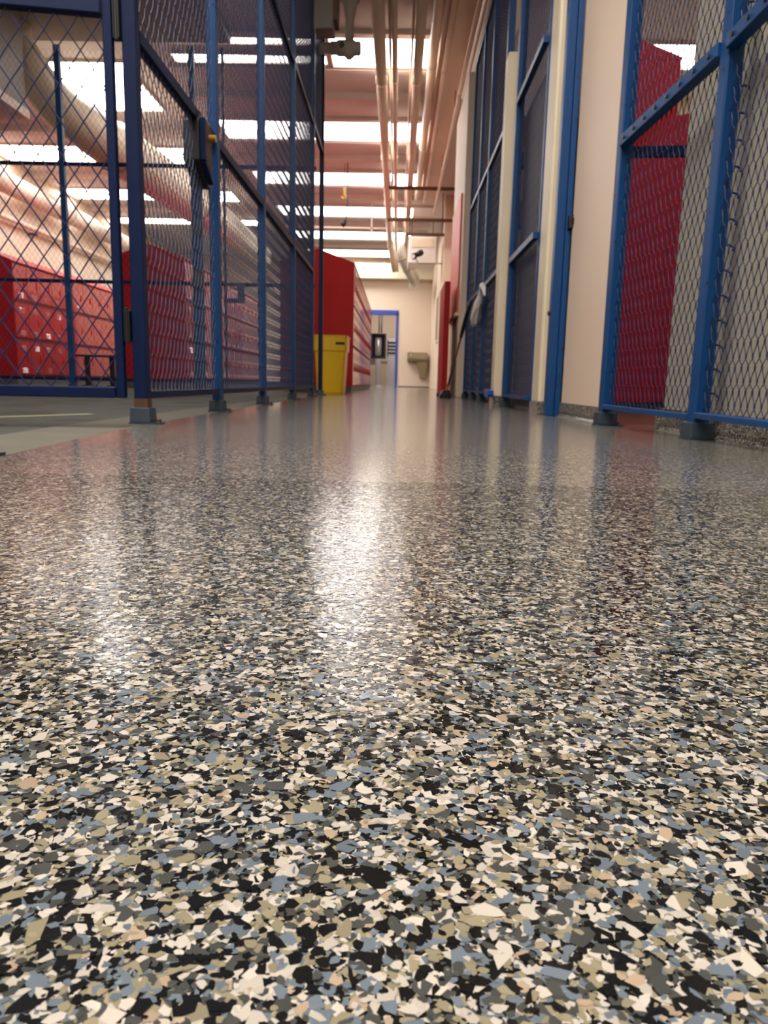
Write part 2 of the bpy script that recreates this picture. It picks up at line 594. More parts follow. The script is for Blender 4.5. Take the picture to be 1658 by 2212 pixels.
# beams across the ceiling: between the strips of the corridor bay and of the left bay
STR = [(8.57, 9.34), (11.16, 12.0), (13.73, 14.58), (16.27, 17.2), (18.85, 19.82), (21.38, 22.5)]
k = 2
ceils = [(6.02, 6.8)] + STR
for i in range(len(ceils) - 1):
    ya, yb = ceils[i][1], ceils[i + 1][0]
    mb = MB().box(-2.75, 0.66, (ya + yb) / 2 - .09, (ya + yb) / 2 + .05, ZC - .09, ZC).box(-2.75, 0.66, ya + .03, ya + .12, ZC - .05, ZC).box(-2.75, .66, yb - .12, yb - .03, ZC - .05, ZC)
    struct('trim_%d' % k, mb, M['beam'])
    k += 1
LST = [(12.5, 13.42), (15.2, 16.05), (17.8, 18.4)]
for (ya, yb) in ((11.0, 12.4), (13.5, 15.1), (16.1, 17.7)):
    struct('trim_%d' % k, MB().box(-6.75, -3.0, (ya + yb) / 2 - .1, (ya + yb) / 2 + .06, ZC - .1, ZC), M['beam'])
    k += 1


# ceiling lights
def ceiling_light(x0, x1, y0, y1, n, label, group, z=ZC, rows=1, glow='lamp'):
    t = thing('ceiling_light', label, 'light', ((x0 + x1) / 2, (y0 + y1) / 2, z), group)
    fr = MB()
    e = 0.02
    fr.box(x0, x1, y0, y0 + e, z - .035, z).box(x0, x1, y1 - e, y1, z - .035, z).box(x0, x0 + e, y0 + e, y1 - e, z - .035, z).box(x1 - e, x1, y0 + e, y1 - e, z - .035, z)
    obj('frame', fr, M['lampframe'], t)
    dxx, dyy = (x1 - x0 - 2 * e) / n, (y1 - y0 - 2 * e) / rows
    first = None
    for r in range(rows):
        for i in range(n):
            cx, cy = x0 + e + dxx * (i + .5), y0 + e + dyy * (r + .5)
            if first is None:
                first = obj('diffuser', MB().box(cx - dxx / 2 + .006, cx + dxx / 2 - .006, cy - dyy / 2 + .006, cy + dyy / 2 - .006, z - .022, z - .01), M[glow], t)
                o0 = (cx, cy)
            else:
                copy_part(first, t, (cx - o0[0], cy - o0[1], 0))
    return t


ords = ['nearest in view', 'second in view', 'third in view', 'fourth in view', 'fifth in view', 'last one beside the far wall']
ceiling_light(-2.65, -0.87, 8.60, 8.79, 4, 'narrow glowing strip through the fence mesh, upper of the two nearest ones', 'narrow ceiling strips')
ceiling_light(-2.65, -0.87, 9.03, 9.28, 4, 'narrow glowing strip through the fence mesh, lower of the two nearest ones', 'narrow ceiling strips')
for i, (ya, yb) in enumerate(STR):
    ceiling_light(-2.65 if i else -0.84, 0.27 if i < 5 else -0.25, ya, yb, 4 if i else 2,
                  'long glowing white ceiling panel across the corridor, ' + ords[i] + (' from the camera' if i < 5 else ''), 'corridor ceiling panels', rows=2 if i == 0 else 1)
for i, (ya, yb) in enumerate([(-3.2, -2.3), (-0.9, 0.0), (1.2, 2.2)]):
    ceiling_light(-2.65, 0.6, ya, yb, 4, 'added unseen fill light panel ' + ['well behind the camera', 'straight above the camera', 'overhead between the camera and the first fence posts'][i], 'corridor ceiling panels', glow='lampfill')  # added out of view to light the surfaces facing the camera
ceiling_light(-2.37, -2.11, 5.45, 5.70, 1, 'small square white lamp above the near cage, left of the blue fence', 'small square lamps', z=ZC - .12)
ceiling_light(1.86, 2.14, 5.68, 5.94, 1, 'small square white lamp in the room right of the near right fence', 'small square lamps')
ceiling_light(-4.36, -3.25, 9.3, 10.9, 2, 'large double white ceiling panel beside the big cream duct', 'left bay ceiling panels', rows=2)
for i, (ya, yb) in enumerate(LST):
    ceiling_light(-6.7, -3.3, ya, yb, 4, 'white ceiling panel over the red locker aisle, ' + ['nearest of its three', 'middle of its three', 'farthest of its three'][i], 'left bay ceiling panels')
ceiling_light(1.6, 3.6, 8.6, 9.25, 2, 'white ceiling panel above the red lockers behind the right fence', 'right room ceiling panels')
ceiling_light(1.3, 3.3, 2.5, 3.3, 2, 'added fill light panel near the mouth of the right locker room', 'right room ceiling panels')  # added to brighten the red lockers behind the right fence
ceiling_light(-1.2, 0.4, 24.2, 24.8, 2, 'added hidden light panel in the room beyond the blue door frame', 'added far room lights', z=2.9)  # hidden panel added so the far room is lit

# ------------------------------------------------------------------ left blue fence
FX = -0.725
PY = [2.13, 3.03, 4.05, 5.2, 6.35, 7.1]
fence = thing('mesh_fence', 'tall blue wire mesh fence running along the left edge of the flake floor', 'fence', (FX, 4.6, 0))
for i, y in enumerate(PY):
    post(fence, FX, y, ZC - .01, [.037, .038, .038, .038, .036, .04][i], M['shadeblue'] if i in (0, 5) else M['blue'])
obj('rust_collar', MB().box(FX - .0195, FX + .0195, PY[0] - .0195, PY[0] + .0195, .047, .072), M['rust'], [o for o in fence.children if o.name == 'post'][0])
for i in range(5):
    ya, yb = PY[i] + .03, PY[i + 1] - .03
    if i < 4:
        obj('bottom_rail', MB().bar((FX, ya, .082), (FX, yb, .082), .03, .02), M['shadeblue'], fence)
        obj('middle_rail', MB().bar((FX, ya, 1.03), (FX, yb, 1.03), .030, .032), M['shadeblue'], fence)
        mesh_part(fence, (FX, ya), (FX, yb), .09, 1.02, .040, .064, .0015)
        mesh_part(fence, (FX, ya), (FX, yb), 1.045, 2.14, .040, .064, .0015)
    obj('upper_rail', MB().bar((FX, ya, 2.16), (FX, yb, 2.16), .030, .032), M['shadeblue'], fence)
    mesh_part(fence, (FX, ya), (FX, yb), 2.175, ZC - .03, .040, .064, .0015)
# lock housing on the second post
lk = obj('lock_housing', MB().prism([(2.730, 1.01), (2.730, .88), (2.850, .82), (2.895, .82), (2.895, 1.045), (2.760, 1.045)], FX - .035, FX + .02, 'x'), M['black'], fence, bevel=0.003)
obj('rust_plate', MB().prism([(2.778, .99), (2.778, .895), (2.865, .85), (2.89, .85), (2.89, 1.02), (2.795, 1.02)], FX + .0201, FX + .026, 'x'), M['rust'], lk)
obj('lock_cylinder', MB().tube([(FX + .024, 2.855, .985), (FX + .05, 2.855, .985)], .013, 10), M['brass'], lk)
obj('edge_channel', MB().bar((FX + .03, 2.755, 1.02), (FX + .03, 2.755, .885), .018, .02).bar((FX + .03, 2.755, .885), (FX + .03, 2.855, .835), .018, .02), M['shadeblue'], lk)

# near foot plate of the fence at the left edge
np_ = thing('mesh_fence', 'blue fence post at the left picture edge, only its floor plate in view', 'fence', (-0.702, 1.19, 0))
post(np_, -0.702, 1.19, ZC - .01, .038, M['shadeblue'])

# ------------------------------------------------------------------ gate
gate = thing('mesh_gate', 'open blue gate of wide diamond mesh hinged on the first fence post', 'gate', (-0.785, 2.1, 0))
ga = Vector((-0.775, 2.105, 0))
gd = Vector((-0.985, -0.16, 0)).normalized()
GW = 0.88


def gp(u, z):
    p = ga + gd * u
    return (p.x, p.y, z)


for u in (0, GW):
    obj('stile', MB().bar(gp(u, .073), gp(u, 2.1), .024, .024, up=(0, 1, 0)), M['shadeblue'], gate, bevel=.003)
for z, hh in ((.088, .03), (1.075, .045), (2.1, .034)):
    obj('cross_rail', MB().bar(gp(.015, z), gp(GW - .015, z), .034, hh), M['shadeblue'], gate, bevel=.003)
for (za, zb) in ((.10, 1.053), (1.098, 2.085)):
    o = obj('wire_mesh', wire_mesh(MB(), gp(.012, 0), gp(GW - .012, 0), za, zb, .0585, .0855, .0019, True, 0.0), M['darkwire'], gate, smooth=True)
    o['kind'] = 'stuff'
for z0_, z1_ in ((.228, .315), (1.0, 1.12), (1.7, 1.8)):
    obj('hinge', MB().box(-.762, -.7445, 2.098, 2.124, z0_, z1_).tube([(-.753, 2.1, z0_ - .006), (-.753, 2.1, z1_ + .006)], .006, 8), M['black'], gate, bevel=.002)

# ------------------------------------------------------------------ back partition of the cage on the left
YB = 7.15
bp_ = thing('mesh_partition', 'thin blue mesh partition crossing the cage in front of the red lockers', 'fence', (-3.8, YB, 0))
for x in (-6.4, -4.75, -3.1, -1.9, -1.62):
    post(bp_, x, YB, 3.02, .05 if x in (-3.1, -1.9, -6.4, -4.75) else .022, M['blue'], foot=x in (-3.1, -1.9))
for z in (0.1, 1.0, 2.03):
    obj('cross_rail', MB().bar((-6.7, YB, z), (-.78, YB, z), .03, .03), M['shadeblue'], bp_)
for (xa, xb) in ((-6.38, -4.77), (-4.73, -3.12), (-3.08, -1.92), (-1.6, -.78)):
    mesh_part(bp_, (xa, YB), (xb, YB), .1, 2.03, .05, .076, .0009, M['thinwire'], weave=False)
    mesh_part(bp_, (xa, YB), (xb, YB), 2.03, 3.0, .05, .076, .0009, M['thinwire'], weave=False)
obj('lock_box', MB().box(-1.50, -1.44, YB - .05, YB - .012, .83, 1.0).box(-1.62, -1.50, YB - .05, YB - .012, .83, .87), M['blue'], bp_)
lf = thing('mesh_gate', 'blue mesh door standing ajar in the thin partition, dark panel on it', 'gate', (-1.88, YB, 0))
la, lb = Vector((-1.875, 7.1, 0)), Vector((-1.60, 6.2, 0))
for p in (la, lb):
    obj('stile', MB().bar((p.x, p.y, .05), (p.x, p.y, 2.0), .035, .035), M['blue'], lf)
for z in (.065, 1.0, 1.985):
    obj('cross_rail', MB().bar((la.x, la.y, z), (lb.x, lb.y, z), .03, .03), M['blue'], lf)
mesh_part(lf, (la.x, la.y), (lb.x, lb.y), .08, 1.97, .04, .06, .002, M['blue'])
dd = (lb - la).normalized()
nn = Vector((dd.y, -dd.x, 0)) * .012
q0, q1 = la + dd * .12 - nn * 1.6, la + dd * .80 - nn * 1.6
obj('backing_panel', MB().bar((q0.x, q0.y, .80), (q1.x, q1.y, .80), .008, 1.0), M['black'], lf)
obj('latch', MB().box(-1.66, -1.58, 6.15, 6.2, .86, .98), M['black'], lf)
obj('latch', MB().box(-1.66, -1.59, 6.15, 6.2, 1.25, 1.35), M['black'], lf)

# ------------------------------------------------------------------ red lockers
DW, DH, TIERS = 0.385, 0.475, 3


def door_meshes():
    mb = MB()
    # a shallow tray door with its front at x = 0, louvres and a pull
    w_, h_ = DW - .012, DH - .012
    mb.box(-.012, 0, -w_ / 2, w_ / 2, -h_ / 2, h_ / 2)
    for zc in (h_ * .32, -h_ * .36):
        for i in range(3):
            z = zc + (i - 1) * .026
            mb.add([(0, -.07, z), (0, .07, z), (0.007, .07, z - .009), (0.007, -.07, z - .009), (0, -.07, z - .010), (0, .07, z - .010)],
                   [(0, 3, 2, 1), (3, 4, 5, 2), (0, 4, 3), (1, 2, 5)])
    door = bpy.data.meshes.new('door')
    door.from_pydata(mb.v, [], mb.f)
    door.materials.append(M['red'])
    hb = MB().box(0, .006, .085, .120, -.06, .05).box(.006, .010, .09, .115, -.05, .0)
    hd = bpy.data.meshes.new('handle')
    hd.from_pydata(hb.v, [], hb.f)
    hd.materials.append(M['redside'])
    return door, hd


DOOR, HANDLE = door_meshes()


def locker_bank(xr, y0, y1, label, h=1.58, peak=1.74, w_=.93, base=.1, tiers=TIERS, doors=True):
    t = thing('locker_bank', label, 'lockers', (xr - w_ / 2, y0, 0), 'red locker banks')
    xl, xm = xr - w_, xr - w_ / 2
    prof = [(xl, base), (xr - .014, base), (xr - .014, h), (xm, peak), (xl, h)]
    obj('carcass', MB().prism(prof, y0 + .012, y1, 'y'), M['dark'], t)
    obj('sloped_top', MB().prism([(xl - .01, h), (xr + .006, h), (xr + .006, h + .012), (xm, peak + .014), (xl - .01, h + .012)], y0 - .002, y1, 'y'), M['redside'], t)
    obj('end_panel', MB().prism([(xl, base), (xr, base), (xr, h), (xm, peak), (xl, h)], y0, y0 + .012, 'y'), M['redside'], t)
    obj('plinth', MB().box(xl + .03, xr - .02, y0 + .02, y1, 0 if xl > -1.6 else -.012, base), M['plinth'], t)
    if doors:
        nc = int((y1 - y0 - .02) / DW)
        dh = (h - base) / tiers
        for c in range(nc):
            for r in range(tiers):
                dr = link(bpy.data.objects.new('door', DOOR), t)
                dr.location = Vector((xr, y0 + .015 + DW * (c + .5), base + dh * (r + .5))) - OFF[t.name]
                link(bpy.data.objects.new('handle', HANDLE), dr)
    return t


locker_bank(-5.32, 10.5, 15.0, 'leftmost red locker bank, seen through the open gate', h=1.66, peak=1.85)
locker_bank(-2.80, 10.0, 16.0, 'red locker bank behind the near blue fence panel, left of the dark ajar door', h=1.66, peak=1.82)
locker_bank(-0.57, 9.65, 16.2, 'red sloped-top locker bank standing behind the yellow bin in the corridor', h=1.585, peak=1.75, base=.07)
locker_bank(1.53, 4.5, 6.6, 'tall dark red lockers behind the right blue fence, next to the wall', h=1.93, peak=2.03, w_=.56, base=.05, doors=False)
locker_bank(2.16, 4.75, 6.6, 'lower red lockers right of the tall ones behind the right fence', h=1.70, peak=1.76, w_=.6, base=.05, doors=False)

# changing bench in the aisle
be = thing('bench', 'black bench with thin seat in front of the red lockers, below the gate mesh', 'bench', (-4.25, 10.9, -.012))
obj('seat', MB().box(-4.62, -3.88, 10.75, 11.05, .40, .43), M['black'], be, bevel=.005)
for x in (-4.5, -4.14):
    obj('leg', MB().box(x - .025, x + .025, 10.86, 10.94, -.006, .40).box(x - .05, x + .05, 10.8, 11.0, -.012, -.0), M['black'], be)

# ------------------------------------------------------------------ yellow bin
bn = thing('trash_bin', 'yellow plastic trash bin standing against the red locker end', 'bin', (-.68, 7.95, 0))


def rect(cx, cy, a, b, z, r=.03):
    pts = []
    for (sx, sy, a0) in ((1, 1, 0), (-1, 1, 90), (-1, -1, 180), (1, -1, 270)):
        for da in (0, 30, 60, 90):
            an = math.radians(a0 + da)
            pts.append((cx + sx * (a - r) + r * math.cos(an), cy + sy * (b - r) + r * math.sin(an), z))
    return pts


bx, by = -.69, 7.93
body = MB().loft([rect(bx, by, .125, .20, 0), rect(bx, by, .135, .21, .02), rect(bx, by, .155, .235, .43), rect(bx, by, .168, .248, .44),
                  rect(bx, by, .172, .252, .575), rect(bx, by, .178, .258, .58), rect(bx, by, .178, .258, .592), rect(bx, by, .168, .248, .592), rect(bx, by, .150, .23, .40), rect(bx, by, .122, .196, .03)])
obj('body', body, M['yellow'], bn)
obj('hand_slot', MB().box(bx + .06, bx + .15, by - .2585, by - .245, .50, .525), M['black'], bn)

# ------------------------------------------------------------------ far door, fountain
dr = struct('door_1', MB().box(dx0 - .05, dx0 + .01, YF - .03, YF + .16, 0, dz1).box(dx1 - .02, dx1 + .05, YF - .03, YF + .16, 0, dz1).box(dx0 - .05, dx1 + .05, YF - .03, YF + .16, dz1 - .06, dz1 + .07), M['frameblue'])

kx = -.62
ur = thing('steel_urn', 'dark framed stainless cylinder on a steel pedestal beyond the blue door frame', 'machine', (kx, 24.3, 0))
obj('case', MB().box(kx - .24, kx - .20, 24.15, 24.5, .9, 1.62).box(kx + .20, kx + .24, 24.15, 24.5, .9, 1.62).box(kx - .24, kx + .24, 24.15, 24.5, 1.62, 1.66).box(kx - .24, kx + .24, 24.15, 24.5, .88, .92).box(kx - .2, kx + .2, 24.44, 24.5, .92, 1.62), M['charcoal'], ur)
obj('drum', MB().tube([(kx, 24.3, .93), (kx, 24.3, 1.0), (kx, 24.3, 1.5), (kx, 24.3, 1.58)], [.12, .155, .155, .10], 20), M['steel'], ur, smooth=True)
obj('pedestal', MB().box(kx - .09, kx + .09, 24.22, 24.4, 0.02, .88).box(kx - .16, kx + .16, 24.16, 24.46, 0, .02), M['steel'], ur, bevel=.006)
obj('side_tray', MB().box(kx - .24, kx - .09, 24.2, 24.45, .68, .88).box(kx + .09, kx + .3, 24.2, 24.45, .72, .80), M['olive'], ur)
for j, x in enumerate((-.5, -.42)):
    tag(obj('vertical_pipe', MB().tube([(x - .12, 24.6, 1.7), (x - .12, 24.6, 2.89)], .025, 10), M['steel'], None, smooth=True),
        ['thin steel riser pipe above the far urn, left one of two', 'thin steel riser pipe above the far urn, right one of two'][j], 'pipe', 'risers above the urn')
rk = thing('wall_rack', 'dark slatted rack on the wall beside the stainless cylinder', 'rack', (-.2, 24.6, 1.0))
for z in (1.06, 1.17, 1.28, 1.39):
    obj('shelf_bar', MB().box(-.34, .05, 24.55, 24.75, z, z + .035), M['black'], rk)
for x in (-.33, .04):
    obj('upright', MB().box(x - .012, x + .012, 24.73, 24.77, 0.95, 1.5), M['black'], rk)
obj('wall_plate', MB().box(-.35, .06, 24.77, 24.8, .0, 1.55), M['steel'], rk)

ft = thing('drinking_fountain', 'olive steel drinking fountain mounted on the far cream wall', 'fountain', (.6, YF, .27))
obj('basin', MB().loft([[(.29, YF - .42, .80), (.88, YF - .42, .80), (.88, YF - .001, .76), (.29, YF - .001, .76)],
                        [(.29, YF - .46, .86), (.88, YF - .46, .86), (.88, YF - .001, .80), (.29, YF - .001, .80)],
                        [(.29, YF - .46, 1.03), (.88, YF - .46, 1.03), (.88, YF - .001, 1.06), (.29, YF - .001, 1.06)]]), M['olive'], ft, bevel=.01)
obj('chiller_body', MB().loft([[(.68, YF - .2, .28), (.86, YF - .2, .28), (.86, YF - .001, .28), (.68, YF - .001, .28)],
                               [(.58, YF - .35, .79), (.88, YF - .35, .79), (.88, YF - .001, .79), (.58, YF - .001, .79)]]), M['olive'], ft, bevel=.008)
obj('spout', MB().tube([(.38, YF - .3, 1.03), (.38, YF - .3, 1.08), (.41, YF - .3, 1.10)], .012, 8), M['steel'], ft)
obj('push_bar', MB().box(.36, .42, YF - .475, YF - .46, .93, .97), M['steel'], ft)
dp = thing('drain_plate', 'small pale wall plate under the drinking fountain', 'plate', (.8, YF, .12))
obj('plate', MB().box(.75, .85, YF - .012, YF, .08, .17), M['whiteplastic'], dp, bevel=.003)
sg = thing('wall_panel', 'narrow dark upright panel on the far right wall', 'panel', (.955, 20, 1.7))
obj('panel', MB().box(.962, .98, 18.6, 19.6, 1.2, 2.25), M['ductgrey'], sg, bevel=.005)
obj('panel_rim', MB().box(.956, .98, 18.55, 18.6, 1.15, 2.3).box(.956, .98, 19.6, 19.65, 1.15, 2.3).box(.956, .98, 18.6, 19.6, 2.25, 2.3).box(.956, .98, 18.6, 19.6, 1.15, 1.2), M['duct'], sg)

# ------------------------------------------------------------------ ducts and pipes overhead
fd = thing('air_duct', 'pale rectangular air duct along the top of the far wall', 'duct', (-.1, 22.7, 3.3))
for i in range(4):
    x = -1.9 + i * .72
    obj('duct_section', MB().box(x, x + .715, 22.6, 22.98, 3.14, 3.56), M['duct'], fd, bevel=.008)
obj('flange', MB().box(-1.2, -1.17, 22.58, 22.99, 3.12, 3.58).box(-.48, -.45, 22.58, 22.99, 3.12, 3.58).box(.24, .27, 22.58, 22.99, 3.12, 3.58), M['silver'], fd)

bd = thing('round_duct', 'big cream round duct elbowing down from the ceiling above the red lockers', 'duct', (-3.7, 9, 3.3))
arc = [(-3.95, 8.2, ZC - .12), (-3.95, 8.2, 3.5)]
for i in range(1, 9):
    a = math.radians(90 * i / 8)
    arc.append((-3.95 + .25 * i / 8, 8.2 + .75 * (1 - math.cos(a)), 3.5 - .52 * math.sin(a)))
arc += [(-3.6, 10.2, 2.97), (-3.5, 12, 3.0), (-3.45, 15, 3.08), (-3.45, 19, 3.12)]
obj('duct_body', MB().tube(arc, [.13, .14] + [.15 + .012 * i for i in range(1, 9)] + [.30, .31, .30, .29], 20), M['duct'], bd, smooth=True)
obj('seam_band', MB().tube([(-3.62, 9.9, 2.972), (-3.615, 9.98, 2.971)], .31, 20).tube([(-3.48, 13, 3.027), (-3.48, 13.08, 3.03)], .325, 20), M['silver'], bd, smooth=True)
gb = thing('box_duct', 'dark grey box duct hanging above the open gate', 'duct', (-4.8, 7.7, 2.7))
obj('duct_body', MB().box(-5.7, -3.78, 7.4, 7.95, 2.74, 3.62), M['ductgrey'], gb, bevel=.01)
obj('bottom_lip', MB().box(-5.72, -3.76, 7.38, 7.97, 2.66, 2.74), M['pipe'], gb)
sp = thing('box_duct', 'grey box duct end at the top, beside the end of the left fence', 'duct', (-.6, 6.1, 2.7))
obj('duct_body', MB().box(-.68, -.535, 6.0, 6.18, 2.70, ZC), M['ductgrey'], sp, bevel=.008)
obj('edge_angle', MB().box(-.535, -.505, 6.0, 6.18, 2.76, ZC), M['brown'], sp)

wp = thing('wall_pipe', 'thick pinkish insulated pipe running along the left wall above the lockers', 'pipe', (-6.4, 12, 3.25))
obj('insulation', MB().tube([(-6.45, 6, 3.2), (-6.45, 22.9, 3.2)], .17, 16), M['pipe'], wp, smooth=True)
for y in (8, 11.5, 15, 18.5):
    obj('band', MB().tube([(-6.45, y, 3.2), (-6.45, y + .1, 3.2)], .182, 16), M['duct'], wp, smooth=True)
wp2 = thing('wall_pipe', 'thin pinkish pipe on the left wall below the thick insulated one', 'pipe', (-6.6, 12, 2.75))
obj('pipe_run', MB().tube([(-6.62, 6, 2.72), (-6.62, 22.9, 2.72)], .05, 10), M['pipe'], wp2, smooth=True)
obj('bracket', MB().box(-6.75, -6.60, 10, 10.05, 2.62, 2.66).box(-6.75, -6.60, 14, 14.05, 2.62, 2.66), M['brown'], wp2)


def pipe(x, z, r, y1, label, y0=2.0, drop=None, m='pipe'):
    t = thing('ceiling_pipe', label, 'pipe', (x, y0, z), 'pipes along the ceiling')
    pts = [(x, y0, z), (x, y1, z)]
    if drop:
        pts += [(x, y1 + .08, z - .03), (x + drop[0] * .2, y1 + .12, z - .12), (x + drop[0], y1 + drop[1], z + drop[2])]
    obj('pipe_run', MB().tube(pts, r, 14), M[m], t, smooth=True)
    if r > .02:
        a0, b0 = y0 + 4.0, y0 + 5.1
        cp = obj('coupling', MB().tube([(x, a0, z), (x, a0 + .09, z)], r * 1.13, 14), M[m], t, smooth=True)
        hb = obj('hanger_rod', MB().bar((x, b0, z + r), (x, b0, ZC), .008, .008), M['brown'], t)
        for q in range(1, 4):
            if a0 + 2.9 * q < y1:
                copy_part(cp, t, (0, 2.9 * q, 0))
            if b0 + 2.55 * q < y1:
                copy_part(hb, t, (0, 2.55 * q, 0))
    return t


pipe(-.255, 3.45, .062, 18.8, 'thick cream ceiling pipe, leftmost of the corridor run', drop=(.12, .6, -.55))
pipe(-.105, 3.45, .030, 19.5, 'thin cream ceiling pipe just right of the leftmost thick one', drop=(.05, .4, -.5))
pipe(-.155, 3.52, .016, 19.5, 'pencil-thin conduit between the thick and thin ceiling pipes')
pipe(.14, 3.45, .05, 18.5, 'thick cream ceiling pipe in the middle of the corridor run', drop=(.1, .6, -.6))
pipe(.07, 3.52, .014, 18.5, 'pencil-thin conduit close beside the middle thick ceiling pipe')
pipe(.44, 3.55, .032, 15.0, 'salmon ceiling pipe right of the middle one, under the side ceiling')
pipe(.30, 3.60, .05, 15.0, 'shadowed ceiling pipe tucked above the others at the ends of the white panels')
pipe(.615, 3.3, .022, 15.0, 'upper of two conduits along the right header wall')
pipe(.625, 3.12, .018, 8.5, 'lower of two conduits along the right header wall')

for j, (y, z, xa, xb) in enumerate([(13.2, 3.36, -.22, 1.1), (14.2, 3.06, -.25, 1.13), (15.1, 2.98, .12, .85)]):
    t = thing('pipe_hanger', ['upper dark steel cross bar carrying the ceiling pipes', 'lower dark steel cross bar carrying the ceiling pipes', 'short cross bar under the pipes, farthest of the three'][j], 'hanger', ((xa + xb) / 2, y, z), 'cross bars under the pipes')
    obj('strut', MB().box(xa, xb, y, y + .05, z - .025, z + .025), M['brown'], t)
    for x in (xa + .05, xb - .05):
        obj('hanger_rod', MB().bar((x, y + .025, z + .02), (x, y + .025, ZC), .016, .016), M['brown'], t)

tp = thing('pipe_tee', 'grey pipe drop with flanged top and tee fitting hanging from the ceiling', 'pipe', (-.45, 6.5, 2.75))
obj('drop_pipe', MB().tube([(-.45, 6.5, 2.78), (-.45, 6.5, 2.98), (-.45, 6.5, 3.07), (-.45, 6.5, 3.13), (-.45, 6.5, 3.17), (-.45, 6.5, ZC)], [.036, .036, .058, .072, .05, .05], 16), M['ductlight'], tp, smooth=True)
obj('flange', MB().tube([(-.45, 6.5, 3.11), (-.45, 6.5, 3.145)], .078, 18), M['ductgrey'], tp)
obj('tee_fitting', MB().tube([(-.60, 6.5, 2.77), (-.55, 6.5, 2.77), (-.54, 6.5, 2.77), (-.41, 6.5, 2.77), (-.40, 6.5, 2.77), (-.365, 6.5, 2.77), (-.355, 6.5, 2.77)], [.05, .05, .06, .06, .052, .052, .04], 14).tube([(-.45, 6.5, 2.69), (-.45, 6.5, 2.72), (-.45, 6.5, 2.80)], [.02, .05, .05], 14), M['ductlight'], tp, smooth=True)
obj('side_pipe', MB().tube([(-.69, 6.5, 2.77), (-.58, 6.5, 2.77)], .042, 12), M['ductlight'], tp, smooth=True)
obj('plug', MB().tube([(-.505, 6.445, 2.77), (-.503, 6.425, 2.77)], .02, 8), M['black'], tp)

yh = thing('yellow_hook', 'small yellow hoist hook hanging below a ceiling beam', 'hook', (-.97, 13.3, 3.2))
obj('hook', MB().tube([(-.97, 13.3, 3.38), (-.97, 13.3, 3.26), (-.93, 13.3, 3.21), (-.97, 13.3, 3.18), (-1.02, 13.3, 3.22)], .018, 8), M['yellow'], yh, smooth=True)
obj('cable', MB().bar((-.97, 13.3, 3.37), (-.97, 13.3, ZC), .008, .008), M['brown'], yh)
bh = thing('spot_lamp', 'black spot lamp hanging in front of the fifth white ceiling panel', 'lamp', (-.93, 13, 2.75))
obj('shade', MB().tube([(-.99, 13, 2.70), (-.955, 13, 2.73), (-.93, 13, 2.78), (-.92, 13, 2.80)], [.05, .045, .025, .012], 14), M['black'], bh, smooth=True)
obj('stem', MB().tube([(-.925, 13, 2.79), (-.90, 13, 2.88), (-.90, 13, ZC)], .009, 8), M['black'], bh)
ju = thing('conduit_drop', 'thin conduit with a crossbar running down past the fifth white panel', 'pipe', (-.55, 15.5, 3.0))
obj('conduit', MB().bar((-.58, 15.5, 2.95), (-.58, 15.5, ZC), .03, .03).bar((-2.3, 15.5, 3.15), (-.3, 15.5, 3.15), .03, .03), M['pipe'], ju)

# unit with flood lamps high on the right
hu = thing('air_unit', 'white boxed air unit high on the right, below the pipe ends', 'air unit', (.5, 17.3, 2.8))
obj('housing', MB().box(.18, .80, 17.3, 18.2, 2.78, 3.35), M['whiteplastic'], hu, bevel=.015)
obj('grille', MB().box(.25, .73, 17.285, 17.3, 3.12, 3.3), M['duct'], hu)
obj('mount_rod', MB().bar((.25, 17.6, 3.35), (.25, 17.6, ZC), .02, .02).bar((.73, 17.6, 3.35), (.73, 17.6, ZC), .02, .02), M['brown'], hu)
fn = thing('flood_lamp', 'black twin flood lamp on an arm in front of the white air unit', 'lamp', (.4, 17, 2.9))
obj('lamp_head', MB().tube([(.26, 17.0, 2.83), (.30, 17.0, 2.87), (.36, 17.0, 2.92)], [.045, .075, .05], 14), M['black'], fn, smooth=True)
obj('lamp_head', MB().tube([(.36, 17.0, 2.90), (.44, 17.02, 2.95), (.50, 17.02, 2.98)], [.05, .07, .05], 14), M['black'], fn, smooth=True)
obj('lens', MB().tube([(.28, 16.93, 2.86), (.28, 16.92, 2.86)], .045, 14), M['whiteplastic'], fn)
obj('arm', MB().tube([(.33, 17.0, 2.86), (.38, 17.0, 2.76), (.42, 17.0, 2.72), (.86, 17.0, 2.73), (.98, 17.0, 2.73)], .014, 8), M['olive'], fn)
sd_ = thing('round_duct', 'silver round duct curving down at the end of the ceiling pipes', 'duct', (.1, 20.5, 3.2))
obj('duct_body', MB().tube([(-.05, 19.7, ZC), (-.03, 19.75, 3.55), (.06, 19.85, 3.32), (.2, 20, 3.08), (.36, 20.2, 2.86), (.42, 21.2, 2.88), (.42, 22.1, 2.9)], .15, 16), M['silver'], sd_, smooth=True)
obj('seam_band', MB().tube([(.06, 19.85, 3.32), (.08, 19.87, 3.29)], .16, 16).tube([(.2, 20, 3.08), (.22, 20.02, 3.05)], .16, 16), M['olive'], sd_, smooth=True)

